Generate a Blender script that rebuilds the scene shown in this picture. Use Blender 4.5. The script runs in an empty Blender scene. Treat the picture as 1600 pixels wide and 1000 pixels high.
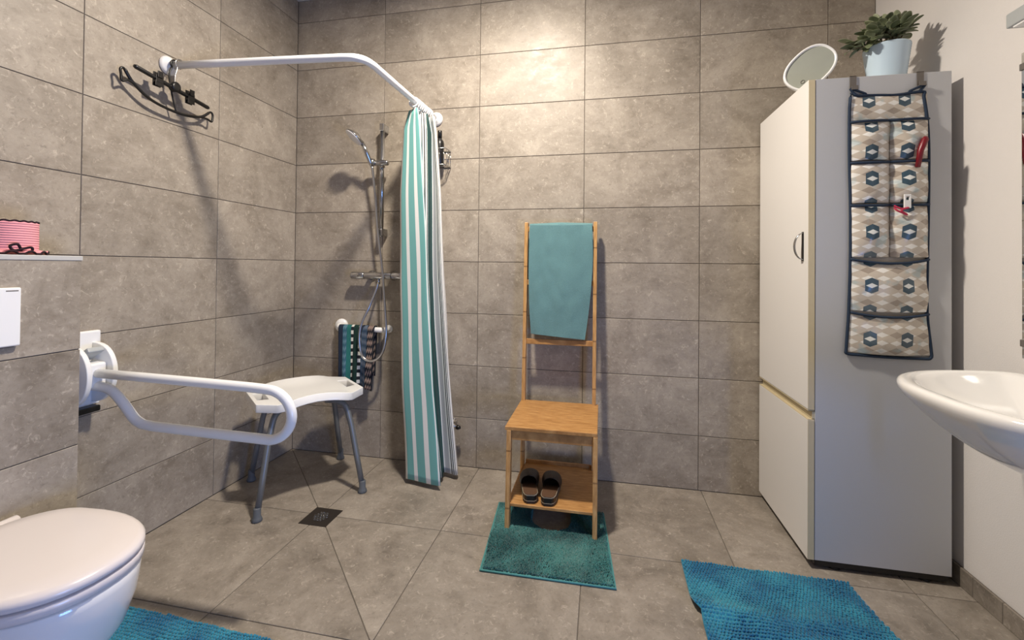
import bpy, bmesh, math, random
from mathutils import Vector, Matrix, noise
R = random.Random(7)
scn = bpy.context.scene
COL = scn.collection
PI = math.pi

# ------------------------------------------------------------------ camera, world, lights, exposure
def make_camera():
    f, yaw, pit, rol, cy = 695.8, -0.19925, 0.0101, 0.00958, 410.2
    fw = Vector((math.sin(yaw) * math.cos(pit), math.cos(yaw) * math.cos(pit), math.sin(pit)))
    rt = Vector((math.cos(yaw), -math.sin(yaw), 0))
    up = rt.cross(fw)
    r2 = math.cos(rol) * rt + math.sin(rol) * up
    u2 = -math.sin(rol) * rt + math.cos(rol) * up
    cam = bpy.data.cameras.new('camera')
    cam.sensor_width = 36.0
    cam.sensor_fit = 'HORIZONTAL'
    cam.lens = 36.0 * f / 1600.0
    cam.shift_y = (cy - 500.0) / 1600.0
    cam.clip_start = 0.02
    o = bpy.data.objects.new('camera', cam)
    m = Matrix((r2, u2, -fw)).transposed().to_4x4()
    m.translation = Vector((1.897, -2.4804, 1.1546))
    o.matrix_world = m
    COL.objects.link(o)
    scn.camera = o
make_camera()

w = bpy.data.worlds.new('world'); scn.world = w; w.use_nodes = True
w.node_tree.nodes['Background'].inputs[0].default_value = (0.42, 0.62, 1.0, 1)
w.node_tree.nodes['Background'].inputs[1].default_value = 1.0
scn.view_settings.view_transform = 'Standard'
scn.view_settings.look = 'None'
scn.view_settings.gamma = 1.0
scn.view_settings.use_curve_mapping = False
scn.view_settings.exposure = 0.0

def area(name, loc, rot, size, power, color, shape='DISK', size_y=None):
    l = bpy.data.lights.new(name, 'AREA')
    l.shape = shape; l.size = size
    if size_y: l.size_y = size_y
    l.energy = power; l.color = color
    o = bpy.data.objects.new(name, l); o.location = loc; o.rotation_euler = rot
    COL.objects.link(o); return o
LAMPS = [((1.42, -1.02, 2.775), 70.0)]
# daylight through the low window in the right wall, behind the camera
area('window_daylight', (3.25, -2.75, 0.50), (0, PI / 2, 0), 0.55, 31.0, (0.15, 0.37, 1.0), 'RECTANGLE', 0.75)

# ------------------------------------------------------------------ node helpers and materials
def col4(c): return (c[0], c[1], c[2], 1.0)
def s2l(r, g, b):
    f = lambda v: (v / 255.0) / 12.92 if v <= 10 else (((v / 255.0) + 0.055) / 1.055) ** 2.4
    return (f(r), f(g), f(b))
class NT:
    def __init__(s, name):
        s.m = bpy.data.materials.new(name); s.m.use_nodes = True
        s.t = s.m.node_tree; s.n = s.t.nodes; s.l = s.t.links
        s.b = s.n['Principled BSDF']
    def new(s, typ, **kw):
        n = s.n.new(typ)
        for k, v in kw.items(): setattr(n, k, v)
        return n
    def put(s, sock, v):
        if hasattr(v, 'is_output') or isinstance(v, bpy.types.NodeSocket): s.l.new(v, sock)
        elif isinstance(v, (tuple, list)) and len(v) == 3 and sock.type == 'RGBA': sock.default_value = col4(v)
        else: sock.default_value = v
    def math(s, op, a, b=0.0, c=None):
        n = s.new('ShaderNodeMath', operation=op)
        s.put(n.inputs[0], a); s.put(n.inputs[1], b)
        if c is not None: s.put(n.inputs[2], c)
        return n.outputs[0]
    def mix(s, f, a, b, blend='MIX'):
        n = s.new('ShaderNodeMix', data_type='RGBA', blend_type=blend)
        s.put(n.inputs[0], f); s.put(n.inputs[6], a); s.put(n.inputs[7], b)
        return n.outputs[2]
    def coord(s, which='Object'): return s.new('ShaderNodeTexCoord').outputs[which]
    def mapping(s, v, scale=(1, 1, 1), loc=(0, 0, 0)):
        n = s.new('ShaderNodeMapping'); s.put(n.inputs['Vector'], v)
        n.inputs['Scale'].default_value = scale; s.put(n.inputs['Location'], loc); return n.outputs[0]
    def noise(s, v, scale, detail=4, rough=0.55, dist=0.0):
        n = s.new('ShaderNodeTexNoise'); s.put(n.inputs['Vector'], v)
        n.inputs['Scale'].default_value = scale; n.inputs['Detail'].default_value = detail
        n.inputs['Roughness'].default_value = rough; n.inputs['Distortion'].default_value = dist
        return n.outputs['Fac']
    def ramp(s, f, stops, interp='LINEAR'):
        n = s.new('ShaderNodeValToRGB'); cr = n.color_ramp; cr.interpolation = interp
        while len(cr.elements) < len(stops): cr.elements.new(0.5)
        for e, (p, c) in zip(cr.elements, stops): e.position = p; e.color = col4(c)
        s.put(n.inputs[0], f); return n.outputs[0]
    def rng(s, f, a, b, c=0.0, d=1.0):
        n = s.new('ShaderNodeMapRange'); s.put(n.inputs[0], f)
        for i, v in zip((1, 2, 3, 4), (a, b, c, d)): n.inputs[i].default_value = v
        return n.outputs[0]
    def sep(s, v):
        n = s.new('ShaderNodeSeparateXYZ'); s.put(n.inputs[0], v); return n.outputs
    def bump(s, h, strength=0.3, dist=0.002):
        n = s.new('ShaderNodeBump'); n.inputs['Strength'].default_value = strength
        n.inputs['Distance'].default_value = dist; s.put(n.inputs['Height'], h)
        s.l.new(n.outputs[0], s.b.inputs['Normal'])
    def fin(s, color=None, rough=None, metal=None, **kw):
        if color is not None: s.put(s.b.inputs['Base Color'], color)
        if rough is not None: s.put(s.b.inputs['Roughness'], rough)
        if metal is not None: s.put(s.b.inputs['Metallic'], metal)
        for k, v in kw.items(): s.put(s.b.inputs[k.replace('_', ' ')], v)
        return s.m

def tile_material(name, dark, mid, light):
    t = NT(name)
    rnd = t.new('ShaderNodeObjectInfo').outputs['Random']
    off = t.new('ShaderNodeCombineXYZ')
    for i, k in enumerate((37.0, 91.0, 53.0)): t.put(off.inputs[i], t.math('MULTIPLY', rnd, k))
    v = t.mapping(t.coord(), (1, 1, 1), off.outputs[0])
    n1 = t.noise(v, 4.2, 9, 0.70, 0.5)
    n2 = t.noise(t.mapping(v, (1.0, 1.0, 2.2)), 14.0, 6, 0.65, 0.6)
    c = t.ramp(n1, [(0.34, dark), (0.52, mid), (0.70, light)])
    c = t.mix(t.rng(n2, 0.35, 0.70, 0, 0.45), c, light)
    n3 = t.noise(v, 46.0, 5, 0.7, 1.2)
    c = t.mix(t.rng(n3, 0.56, 0.72, 0, 0.62), c, tuple(min(1, x * 1.5) for x in light))
    n4 = t.noise(v, 75.0, 4, 0.75, 0.6)
    c = t.mix(t.rng(n4, 0.54, 0.76, 0, 0.55), c, tuple(x * 0.62 for x in dark))
    hs = t.new('ShaderNodeHueSaturation')
    t.put(hs.inputs['Value'], t.rng(rnd, 0, 1, 0.91, 1.08)); t.put(hs.inputs['Color'], c)
    t.bump(t.math('ADD', n3, t.math('MULTIPLY', n2, 0.6)), 0.16, 0.002)
    return t.fin(hs.outputs[0], t.rng(n2, 0.3, 0.7, 0.40, 0.58))
def plain(name, c, rough=0.5, metal=0.0, nscale=40.0, nstr=0.05, bump=0.0, **kw):
    t = NT(name)
    n = t.noise(t.coord(), nscale, 4)
    a = tuple(x * (1 - nstr) for x in c); b = tuple(min(1.0, x * (1 + nstr)) for x in c)
    if bump: t.bump(n, bump, 0.002)
    return t.fin(t.mix(n, a, b), rough, metal, **kw)
def bamboo_material():
    t = NT('bamboo')
    co = t.coord()
    g = t.noise(t.mapping(co, (6, 45, 5)), 3.0, 5, 0.6, 0.3)
    g2 = t.noise(t.mapping(co, (3, 140, 3)), 2.0, 3, 0.6)
    c = t.ramp(g, [(0.3, s2l(152, 108, 60)), (0.55, s2l(184, 138, 84)), (0.75, s2l(206, 164, 110))])
    c = t.mix(t.rng(g2, 0.5, 0.72, 0, 0.5), c, s2l(140, 90, 42))
    t.bump(g2, 0.08, 0.001)
    return t.fin(c, 0.42)
def bamboo_post_material():
    t = NT('bamboo_upright')
    co = t.coord(); z = t.sep(co)[2]
    g = t.noise(t.mapping(co, (60, 60, 4)), 3.0, 5, 0.6, 0.2)
    c = t.ramp(g, [(0.3, s2l(164, 120, 70)), (0.55, s2l(194, 150, 94)), (0.75, s2l(214, 174, 120))])
    rnd = t.new('ShaderNodeObjectInfo').outputs['Random']
    fr = t.math('FRACT', t.math('ADD', t.math('MULTIPLY', z, 4.1), t.math('MULTIPLY', rnd, 5.0)))
    node = t.math('LESS_THAN', t.math('ABSOLUTE', t.math('SUBTRACT', fr, 0.5)), 0.014)
    return t.fin(t.mix(t.math('MULTIPLY', node, 0.6), c, s2l(92, 56, 24)), 0.42)
def terry_material(name, c, lo=0.75, hi=1.18, scale=420.0):
    t = NT(name); co = t.coord()
    n = t.noise(co, scale, 2, 0.6); n2 = t.noise(co, 9.0, 4, 0.6)
    a = t.mix(n2, tuple(x * lo for x in c), tuple(min(1, x * hi) for x in c))
    a = t.mix(t.rng(n, 0.35, 0.7, 0, 0.35), a, tuple(x * 0.5 for x in c))
    t.bump(n, 0.7, 0.003)
    return t.fin(a, 0.95, Sheen_Weight=0.25, Sheen_Roughness=0.5)
def plaster_material():
    t = NT('white_plaster'); co = t.coord()
    n = t.noise(co, 220.0, 3, 0.6); n2 = t.noise(co, 2.0, 3)
    t.bump(n, 0.35, 0.002)
    return t.fin(t.mix(n2, s2l(222, 217, 213), s2l(230, 226, 222)), 0.8)
def curtain_material():
    t = NT('curtain_fabric')
    u = t.sep(t.coord('UV'))[0]
    W = s2l(232, 232, 228); T = s2l(112, 172, 168); G = s2l(196, 196, 198); K = s2l(52, 50, 54); D = s2l(34, 74, 72)
    st = [(0.0, W), (.015, T), (.055, W), (.075, T), (.115, W), (.137, T), (.190, W), (.205, T), (.30, W)]
    x = .30
    for k in range(5):
        st += [(x + .012, K), (x + .021, W)]; x += .022
    st += [(.412, D), (.492, W), (.505, G), (.545, W), (.556, K), (.563, W), (.573, K), (.580, W), (.590, K), (.600, W)]  # the D span is teal cloth darkened to paint the shade inside a fold
    c = t.ramp(u, st, 'CONSTANT')
    fine = t.math('SINE', t.math('MULTIPLY', u, 1500.0))
    msk = t.math('MULTIPLY', t.math('GREATER_THAN', u, .495), t.math('LESS_THAN', u, .546))
    c = t.mix(t.math('MULTIPLY', t.math('MULTIPLY', t.math('GREATER_THAN', fine, 0.4), msk), 0.35), c, s2l(120, 120, 126))
    n = t.noise(t.coord(), 600.0, 2)
    t.bump(n, 0.1, 0.001)
    return t.fin(c, 0.62)
def barred_towel_material():
    t = NT('patterned_towel_fabric')
    uv = t.sep(t.coord('UV')); u, v = uv[0], uv[1]
    N = s2l(26, 40, 60); B = s2l(50, 92, 112); E = s2l(34, 104, 100); DG = s2l(10, 46, 42); P = s2l(44, 66, 88); K = s2l(22, 26, 34)
    c = t.ramp(u, [(0, N), (.13, B), (.25, E), (.36, K), (.44, DG), (.57, K), (.65, P), (.82, K), (.93, K)], 'CONSTANT')
    vv = t.math('FRACT', t.math('MULTIPLY', v, 24.0))
    dash = t.math('LESS_THAN', vv, 0.52)
    def band(lo, hi): return t.math('MULTIPLY', t.math('GREATER_THAN', u, lo), t.math('LESS_THAN', u, hi))
    c = t.mix(t.math('MULTIPLY', dash, band(.365, .435)), c, s2l(214, 214, 206))
    c = t.mix(t.math('MULTIPLY', dash, band(.575, .645)), c, s2l(206, 208, 204))
    zig = t.math('FRACT', t.math('ADD', t.math('MULTIPLY', v, 24.0), t.math('PINGPONG', t.math('MULTIPLY', u, 22.0), 0.5)))
    zz = t.math('LESS_THAN', zig, 0.42)
    c = t.mix(t.math('MULTIPLY', zz, band(.83, .97)), c, s2l(152, 130, 118))
    c = t.mix(t.math('MULTIPLY', t.math('MULTIPLY', zz, 0.6), band(.14, .24)), c, s2l(116, 150, 164))
    c = t.mix(t.math('MULTIPLY', t.math('MULTIPLY', zz, 0.5), band(.66, .81)), c, s2l(128, 136, 150))
    t.bump(t.noise(t.coord(), 500.0, 2), 0.5, 0.002)
    return t.fin(c, 0.95)
def organizer_material():
    # soft rows of beige lozenges, with navy hexagons holding a white diamond; uv in metres
    t = NT('printed_pocket_fabric')
    uv = t.sep(t.coord('UV')); x, z = uv[0], uv[1]
    A = lambda a, b: t.math('ADD', a, b)
    Mu = lambda a, b: t.math('MULTIPLY', a, b)
    ab = lambda a: t.math('ABSOLUTE', a)
    def cell(px, pz, ox, oz):
        cx = Mu(t.math('SUBTRACT', t.math('FRACT', t.math('DIVIDE', A(x, ox), px)), 0.5), px)
        cz = Mu(t.math('SUBTRACT', t.math('FRACT', t.math('DIVIDE', A(z, oz), pz)), 0.5), pz)
        return cx, cz
    base = s2l(202, 191, 176)
    c1x, c1z = cell(.046, .030, 0, 0)
    d1 = A(t.math('DIVIDE', ab(c1x), .021), t.math('DIVIDE', ab(c1z), .010))
    col = t.mix(t.math('LESS_THAN', d1, 1.0), base, s2l(238, 235, 228))
    c2x, c2z = cell(.092, .060, .023, .015)
    d2 = A(t.math('DIVIDE', ab(c2x), .024), t.math('DIVIDE', ab(c2z), .013))
    col = t.mix(t.math('LESS_THAN', d2, 1.0), col, s2l(168, 155, 141))
    bl = t.noise(t.coord('UV'), 16.0, 2)
    col = t.mix(t.rng(bl, 0.56, 0.66, 0, 0.55), col, s2l(158, 186, 192))
    def hexagon(px, pz, ox, oz, col):
        hx, hz = cell(px, pz, ox, oz)
        hz2 = A(Mu(ab(hz), 0.92), Mu(ab(hx), 0.45))
        m = Mu(t.math('LESS_THAN', ab(hx), .0205), t.math('LESS_THAN', hz2, .0275))
        col = t.mix(m, col, s2l(62, 84, 98))
        d = A(t.math('DIVIDE', ab(hx), .0180), t.math('DIVIDE', ab(hz), .0095))
        return t.mix(t.math('LESS_THAN', d, 1.0), col, s2l(228, 230, 226))
    col = hexagon(.118, .100, .006, .052, col)
    n = t.noise(t.coord(), 30.0, 3)
    t.bump(n, 0.35, 0.006)
    return t.fin(col, 0.24, Coat_Weight=0.4, Coat_Roughness=0.15)
def leaf_material():
    t = NT('leaf_green')
    rnd = t.new('ShaderNodeObjectInfo').outputs['Random']
    c = t.ramp(rnd, [(0.0, s2l(82, 92, 66)), (0.5, s2l(114, 123, 92)), (1.0, s2l(154, 160, 128))])
    return t.fin(c, 0.45)
def chenille_material(name, a, b):
    t = NT(name); co = t.coord()
    n = t.noise(co, 5.0, 4, 0.6); n2 = t.noise(co, 260.0, 2, 0.6)
    c = t.mix(t.rng(n, 0.40, 0.60), a, b)
    c = t.mix(t.rng(n2, 0.4, 0.75, 0, 0.4), c, tuple(x * 0.45 for x in a))
    t.bump(n2, 0.5, 0.003)
    return t.fin(c, 0.95, Sheen_Weight=0.3)
def knit_material(name, c):
    t = NT(name); co = t.coord(); z = t.sep(co)[2]
    r = t.math('SINE', t.math('MULTIPLY', z, 900.0))
    n = t.noise(co, 300.0, 2)
    a = t.mix(t.rng(t.math('ADD', r, t.math('MULTIPLY', n, 1.2)), -0.8, 0.6, 0, 1), tuple(x * 0.82 for x in c), c)
    t.bump(r, 0.4, 0.003)
    return t.fin(a, 0.95)
def glass_material():
    t = NT('window_glass')
    tr = t.new('ShaderNodeBsdfTransparent'); gl = t.new('ShaderNodeBsdfGlossy'); gl.inputs['Roughness'].default_value = 0.02
    mx = t.new('ShaderNodeMixShader'); mx.inputs[0].default_value = 0.08
    t.l.new(tr.outputs[0], mx.inputs[1]); t.l.new(gl.outputs[0], mx.inputs[2])
    t.l.new(mx.outputs[0], t.n['Material Output'].inputs['Surface'])
    return t.m
def lamp_material():
    t = NT('lamp_diffuser')
    return t.fin((0.9, 0.88, 0.84), 0.5, Emission_Color=(1.0, 0.9, 0.78, 1), Emission_Strength=6.0)

M = dict(
    wall_tile=tile_material('wall_tile', s2l(126, 116, 103), s2l(151, 141, 128), s2l(176, 166, 152)),
    floor_tile=tile_material('floor_tile', s2l(110, 102, 92), s2l(138, 129, 118), s2l(164, 155, 144)),
    grout=plain('grout', s2l(104, 97, 89), 0.9),
    plaster=plaster_material(),
    ceiling=plain('ceiling_paint', s2l(226, 224, 220), 0.85),
    alu=plain('brushed_trim', s2l(206, 206, 204), 0.4, 0.3),
    white=plain('white_plastic', s2l(240, 240, 239), 0.28, 0, 8, 0.02),
    enamel=plain('white_enamel_tube', s2l(236, 237, 238), 0.25, 0, 8, 0.02),
    ceramic=plain('white_ceramic', s2l(238, 236, 233), 0.10, 0, 5, 0.015, Coat_Weight=0.5),
    lidplastic=plain('seat_plastic', s2l(222, 214, 212), 0.22, 0, 5, 0.015),
    greyplastic=plain('grey_plastic', s2l(176, 180, 180), 0.4),
    chrome=plain('chrome', (0.52, 0.52, 0.52), 0.16, 1.0),
    darkchrome=plain('hose_metal', (0.55, 0.55, 0.56), 0.28, 1.0),
    black=plain('black_plastic', s2l(20, 19, 19), 0.35),
    legmetal=plain('grey_tube', s2l(118, 122, 126), 0.38, 0.35),
    rubber=plain('grey_rubber', s2l(92, 96, 100), 0.7),
    bronze=plain('dark_bronze', s2l(62, 56, 52), 0.4, 0.5),
    hole=plain('drain_dark', s2l(14, 13, 12), 0.9),
    bamboo=bamboo_material(), bpost=bamboo_post_material(),
    towel=terry_material('teal_terry', s2l(100, 142, 146)),
    tealpile=chenille_material('teal_pile', s2l(16, 84, 86), s2l(64, 134, 132)),
    mathem=plain('teal_hem', s2l(74, 136, 136), 0.9),
    blue=chenille_material('blue_chenille', s2l(14, 104, 142), s2l(48, 146, 172)),
    curtain=curtain_material(), ptowel=barred_towel_material(), org=organizer_material(),
    navy=plain('navy_binding', s2l(26, 44, 66), 0.8),
    strap=plain('grey_strap', s2l(118, 112, 106), 0.6, 0.3),
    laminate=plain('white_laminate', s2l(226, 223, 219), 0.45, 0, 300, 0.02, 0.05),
    shadedlam=plain('shaded_white_laminate', s2l(190, 191, 193), 0.5, 0, 300, 0.03, 0.06),  # the white laminate again, darkened: shade on the cabinet side put into its colour
    beige=plain('beige_edge', s2l(206, 192, 158), 0.5),
    leaf=leaf_material(), stem=plain('stem_brown', s2l(86, 76, 52), 0.7),
    pot=plain('pale_blue_glaze', s2l(196, 216, 230), 0.22, 0, 20, 0.03),
    soil=plain('soil', s2l(44, 36, 30), 0.95),
    pink=knit_material('pink_yarn', s2l(236, 158, 166)), blackyarn=knit_material('dark_yarn', s2l(42, 22, 32)),
    lidgrey=plain('grey_green_face', s2l(158, 161, 150), 0.45),
    brownfoot=plain('brown_footbed', s2l(84, 58, 38), 0.7, 0, 60, 0.15),
    darkleather=plain('dark_leather', s2l(38, 27, 22), 0.45, 0, 60, 0.2),
    solewhite=plain('pale_sole_line', s2l(150, 138, 116), 0.7),
    mirror=plain('mirror_glass', (0.86, 0.88, 0.87), 0.02, 1.0, 5, 0.0),
    red=plain('dark_red_plastic', s2l(120, 18, 32), 0.35), ribbon=plain('red_ribbon', s2l(196, 52, 84), 0.7),
    glass=glass_material(), lamp=lamp_material(), sand=plain('yellowish_paper', s2l(150, 130, 84), 0.7, 0, 30, 0.2),
)

# ------------------------------------------------------------------ mesh helpers
def vec(p): return Vector(p)
class MB:
    def __init__(s): s.v = []; s.f = []; s.uv = None
    def add(s, vs, fs):
        o = len(s.v); s.v += [tuple(p) for p in vs]; s.f += [tuple(i + o for i in f) for f in fs]; return s
    def box(s, lo, hi):
        (a, b, c), (d, e, f) = lo, hi
        return s.add([(a, b, c), (d, b, c), (d, e, c), (a, e, c), (a, b, f), (d, b, f), (d, e, f), (a, e, f)],
                     [(0, 3, 2, 1), (4, 5, 6, 7), (0, 1, 5, 4), (1, 2, 6, 5), (2, 3, 7, 6), (3, 0, 4, 7)])
    def beam(s, p, q, wx, wy, side=(1, 0, 0)):
        p, q = vec(p), vec(q); d = (q - p).normalized(); a = vec(side); a = (a - d * a.dot(d)).normalized(); b = d.cross(a)
        vs = []
        for c in (p, q):
            for i, j in ((-1, -1), (1, -1), (1, 1), (-1, 1)): vs.append(c + a * (i * wx / 2) + b * (j * wy / 2))
        return s.add(vs, [(3, 2, 1, 0), (4, 5, 6, 7), (0, 1, 5, 4), (1, 2, 6, 5), (2, 3, 7, 6), (3, 0, 4, 7)])
    def tube(s, pts, rad, n=12, closed=False, caps=True):
        pts = [vec(p) for p in pts]; k = len(pts)
        rads = rad if isinstance(rad, (list, tuple)) else [rad] * k
        rings = []; prev = None
        for i, p in enumerate(pts):
            if closed: d = pts[(i + 1) % k] - pts[i - 1]
            else: d = pts[min(i + 1, k - 1)] - pts[max(i - 1, 0)]
            d.normalize()
            if prev is None:
                a = vec((0, 0, 1)) if abs(d.z) < 0.9 else vec((1, 0, 0))
            else: a = prev
            a = (a - d * a.dot(d)).normalized(); prev = a; b = d.cross(a)
            rings.append([p + (a * math.cos(2 * PI * j / n) + b * math.sin(2 * PI * j / n)) * rads[i] for j in range(n)])
        s.loft(rings, True, closed, caps and not closed); return s
    def loft(s, rings, wrap=True, closed=False, caps=False):
        n = len(rings[0]); vs = [p for r in rings for p in r]; fs = []
        k = len(rings)
        for i in range(k if closed else k - 1):
            i2 = (i + 1) % k
            for j in range(n if wrap else n - 1):
                j2 = (j + 1) % n
                fs.append((i * n + j, i * n + j2, i2 * n + j2, i2 * n + j))
        if caps:
            fs.append(tuple(reversed(range(n)))); fs.append(tuple((k - 1) * n + j for j in range(n)))
        return s.add(vs, fs)
    def lathe(s, prof, c, n=32, axis='z'):
        rings = []
        for r, h in prof:
            ring = []
            for j in range(n):
                a = 2 * PI * j / n; x, y = r * math.cos(a), r * math.sin(a)
                ring.append({'z': (c[0] + x, c[1] + y, c[2] + h), 'y': (c[0] + x, c[1] + h, c[2] - y), 'x': (c[0] + h, c[1] + x, c[2] + y)}[axis])
            rings.append(ring)
        return s.loft(rings, True, False, True)
    def build(s, name, mat, parent=None, smooth=False, bevel=0.0, subsurf=0, solid=0.0, segs=2):
        me = bpy.data.meshes.new(name)
        o = bpy.data.objects.new(name, me)
        org = ORG.get(parent.name, Vector((0, 0, 0))) if parent else Vector((0, 0, 0))
        if not parent:
            xs = list(zip(*s.v)); org = Vector(((min(xs[0]) + max(xs[0])) / 2, (min(xs[1]) + max(xs[1])) / 2, min(xs[2]))); o.location = org
        me.from_pydata([vec(p) - org for p in s.v], [], s.f)
        if s.uv:
            l = me.uv_layers.new(name='UVMap')
            for lp in me.loops: l.data[lp.index].uv = s.uv[lp.vertex_index]
        bm = bmesh.new(); bm.from_mesh(me); bmesh.ops.recalc_face_normals(bm, faces=bm.faces); bm.to_mesh(me); bm.free()
        me.materials.append(M[mat] if isinstance(mat, str) else mat)
        if smooth:
            for p in me.polygons: p.use_smooth = True
        COL.objects.link(o)
        if parent: o.parent = parent
        ORG[o.name] = org
        if solid:
            m = o.modifiers.new('thickness', 'SOLIDIFY'); m.thickness = solid; m.offset = 0
        if bevel:
            m = o.modifiers.new('bevel', 'BEVEL'); m.width = bevel; m.segments = segs; m.limit_method = 'ANGLE'; m.angle_limit = math.radians(40)
        if subsurf:
            m = o.modifiers.new('smooth', 'SUBSURF'); m.levels = subsurf; m.render_levels = subsurf
        return o
ORG = {}
def tag(o, label, cat, group=None):
    o['label'] = label; o['category'] = cat
    if group: o['group'] = group
    return o
def thing(name, loc, label, cat, group=None):
    o = bpy.data.objects.new(name, None); o.location = loc; o.empty_display_size = 0.05
    COL.objects.link(o); ORG[o.name] = Vector(loc); return tag(o, label, cat, group)
def struct(o): o['kind'] = 'structure'; return o
def spline(pts, n=8, closed=False):
    pts = [vec(p) for p in pts]; k = len(pts); out = []
    for i in range(k if closed else k - 1):
        if closed: a, b, c, d = pts[i - 1], pts[i], pts[(i + 1) % k], pts[(i + 2) % k]
        else: a, b, c, d = pts[max(i - 1, 0)], pts[i], pts[i + 1], pts[min(i + 2, k - 1)]
        for j in range(n):
            t = j / n
            out.append(0.5 * ((2 * b) + (c - a) * t + (2 * a - 5 * b + 4 * c - d) * t * t + (3 * b - a - 3 * c + d) * t ** 3))
    if not closed: out.append(pts[-1])
    return out
def interp(tab, t):
    # tab: [(t, values...)] ascending
    for (a, b) in zip(tab, tab[1:]):
        if t <= b[0] or b is tab[-1]:
            k = (t - a[0]) / (b[0] - a[0]); return [p + (q - p) * k for p, q in zip(a[1:], b[1:])]

# ------------------------------------------------------------------ the room
RW, RD, RH = 3.205, -3.4, 2.825
def offset_poly(poly, d):
    n = len(poly); out = []
    for i in range(n):
        p0, p1, p2 = Vector(poly[i - 1]), Vector(poly[i]), Vector(poly[(i + 1) % n])
        e1 = (p1 - p0).normalized(); e2 = (p2 - p1).normalized()
        n1 = Vector((-e1.y, e1.x)); n2 = Vector((-e2.y, e2.x))
        b = (n1 + n2).normalized(); out.append(p1 + b * (d / max(0.2, b.dot(n1))))
    return out
AX = dict(back=((1, 0, 0), (0, 0, 1), (0, -1, 0)), left=((0, -1, 0), (0, 0, 1), (1, 0, 0)), floor=((1, 0, 0), (0, 1, 0), (0, 0, 1)),
          right=((0, 1, 0), (0, 0, 1), (-1, 0, 0)), far=((-1, 0, 0), (0, 0, 1), (0, 1, 0)), near=((1, 0, 0), (0, 0, 1), (0, -1, 0)))
TILES = {}
def tile(parent, ori, plane, poly, mat):
    """one tile, polygon given counter-clockwise in the wall's own (u, v) metres, face lying on the wall plane"""
    U, V, N = (vec(a) for a in AX[ori])
    c = Vector((sum(p[0] for p in poly) / len(poly), sum(p[1] for p in poly) / len(poly)))
    key = (ori, mat) + tuple((round(p[0] - c.x, 4), round(p[1] - c.y, 4)) for p in poly)
    if key not in TILES:
        loc = [(p[0] - c.x, p[1] - c.y) for p in poly]; n = len(poly)
        a = offset_poly(loc, 0.0026); b = offset_poly(loc, 0.0016)
        vs = [U * p.x + V * p.y for p in a] + [U * p.x + V * p.y - N * 0.001 for p in b] + [U * p.x + V * p.y - N * 0.007 for p in b]
        fs = [tuple(range(n))] + [(k * n + i, (k + 1) * n + i, (k + 1) * n + (i + 1) % n, k * n + (i + 1) % n) for k in (0, 1) for i in range(n)]
        me = bpy.data.meshes.new('tile'); me.from_pydata(vs, [], fs)
        bm = bmesh.new(); bm.from_mesh(me); bmesh.ops.recalc_face_normals(bm, faces=bm.faces)
        if bm.faces and max(bm.faces, key=lambda f: f.calc_area()).normal.dot(N) < 0: bmesh.ops.reverse_faces(bm, faces=bm.faces)
        bm.to_mesh(me); bm.free()
        me.materials.append(M[mat]); TILES[key] = me
    o = bpy.data.objects.new('tile', TILES[key])
    o.location = U * c.x + V * c.y + vec(plane) - ORG[parent.name]
    o.parent = parent; COL.objects.link(o)
def rect(a, b, c, d): return [(a, c), (b, c), (b, d), (a, d)]
ZJ = [0.0] + [0.3 * k - 0.018 for k in range(1, 10)] + [RH]

fl = struct(MB().box((0, RD, -0.10), (RW, 0, -0.003)).build('floor', 'grout'))
FX = [0, 0.63, 1.215, 1.83, 2.41, 3.005, RW]; FY = [0, -0.62, -1.22, -1.82, -2.42, -3.02, RD]
for i in range(6):
    for j in range(6):
        x0, x1, y1, y0 = FX[i], FX[i + 1], FY[j], FY[j + 1]
        if (i, j) in ((0, 0), (1, 1)):
            tile(fl, 'floor', (0, 0, 0), [(x0, y1), (x0, y0), (x1, y0)], 'floor_tile')
            tile(fl, 'floor', (0, 0, 0), [(x0, y1), (x1, y0), (x1, y1)], 'floor_tile')
        else: tile(fl, 'floor', (0, 0, 0), rect(x0, x1, y0, y1), 'floor_tile')
wb = struct(MB().box((-0.12, 0.003, -0.10), (RW + 0.12, 0.12, RH + 0.1)).build('wall_back', 'grout'))
BX = [0, .597, 1.197, 1.797, 2.397, 2.997, RW]
for i in range(6):
    for j in range(10): tile(wb, 'back', (0, 0, 0), rect(BX[i], BX[i + 1], ZJ[j], ZJ[j + 1]), 'wall_tile')
wl = struct(MB().box((-0.12, RD, -0.10), (-0.003, 0, RH + 0.1)).build('wall_left', 'grout'))
LY = [0, .58, 1.18, 1.78, 2.38, 2.98, 3.4]
for i in range(6):
    for j in range(10): tile(wl, 'left', (0, 0, 0), rect(LY[i], LY[i + 1], ZJ[j], ZJ[j + 1]), 'wall_tile')
WY0, WY1, WZ0, WZ1 = -3.15, -2.35, 0.20, 0.80
wr = MB()
wr.box((RW, WY1, -0.10), (RW + 0.12, 0, RH + 0.1)); wr.box((RW, RD - 0.12, -0.10), (RW + 0.12, WY0, RH + 0.1))
wr.box((RW, WY0, -0.10), (RW + 0.12, WY1, WZ0)); wr.box((RW, WY0, WZ1), (RW + 0.12, WY1, RH + 0.1))
struct(wr.build('wall_right', 'plaster'))
wf = struct(MB().box((-0.12, RD - 0.12, -0.10), (RW, RD - 0.003, RH + 0.1)).build('wall_front', 'grout'))
for i in range(6):
    for j in range(10): tile(wf, 'far', (0, RD, 0), rect(-BX[i + 1], -BX[i], ZJ[j], ZJ[j + 1]), 'wall_tile')
struct(MB().box((-0.12, RD - 0.12, RH), (RW + 0.12, 0.12, RH + 0.12)).build('ceiling', 'ceiling'))
win = bpy.data.objects.new('window_1', None); win.location = (RW + .06, WY0, WZ0); COL.objects.link(win); ORG[win.name] = vec(win.location); struct(win)
fr = MB()
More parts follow.
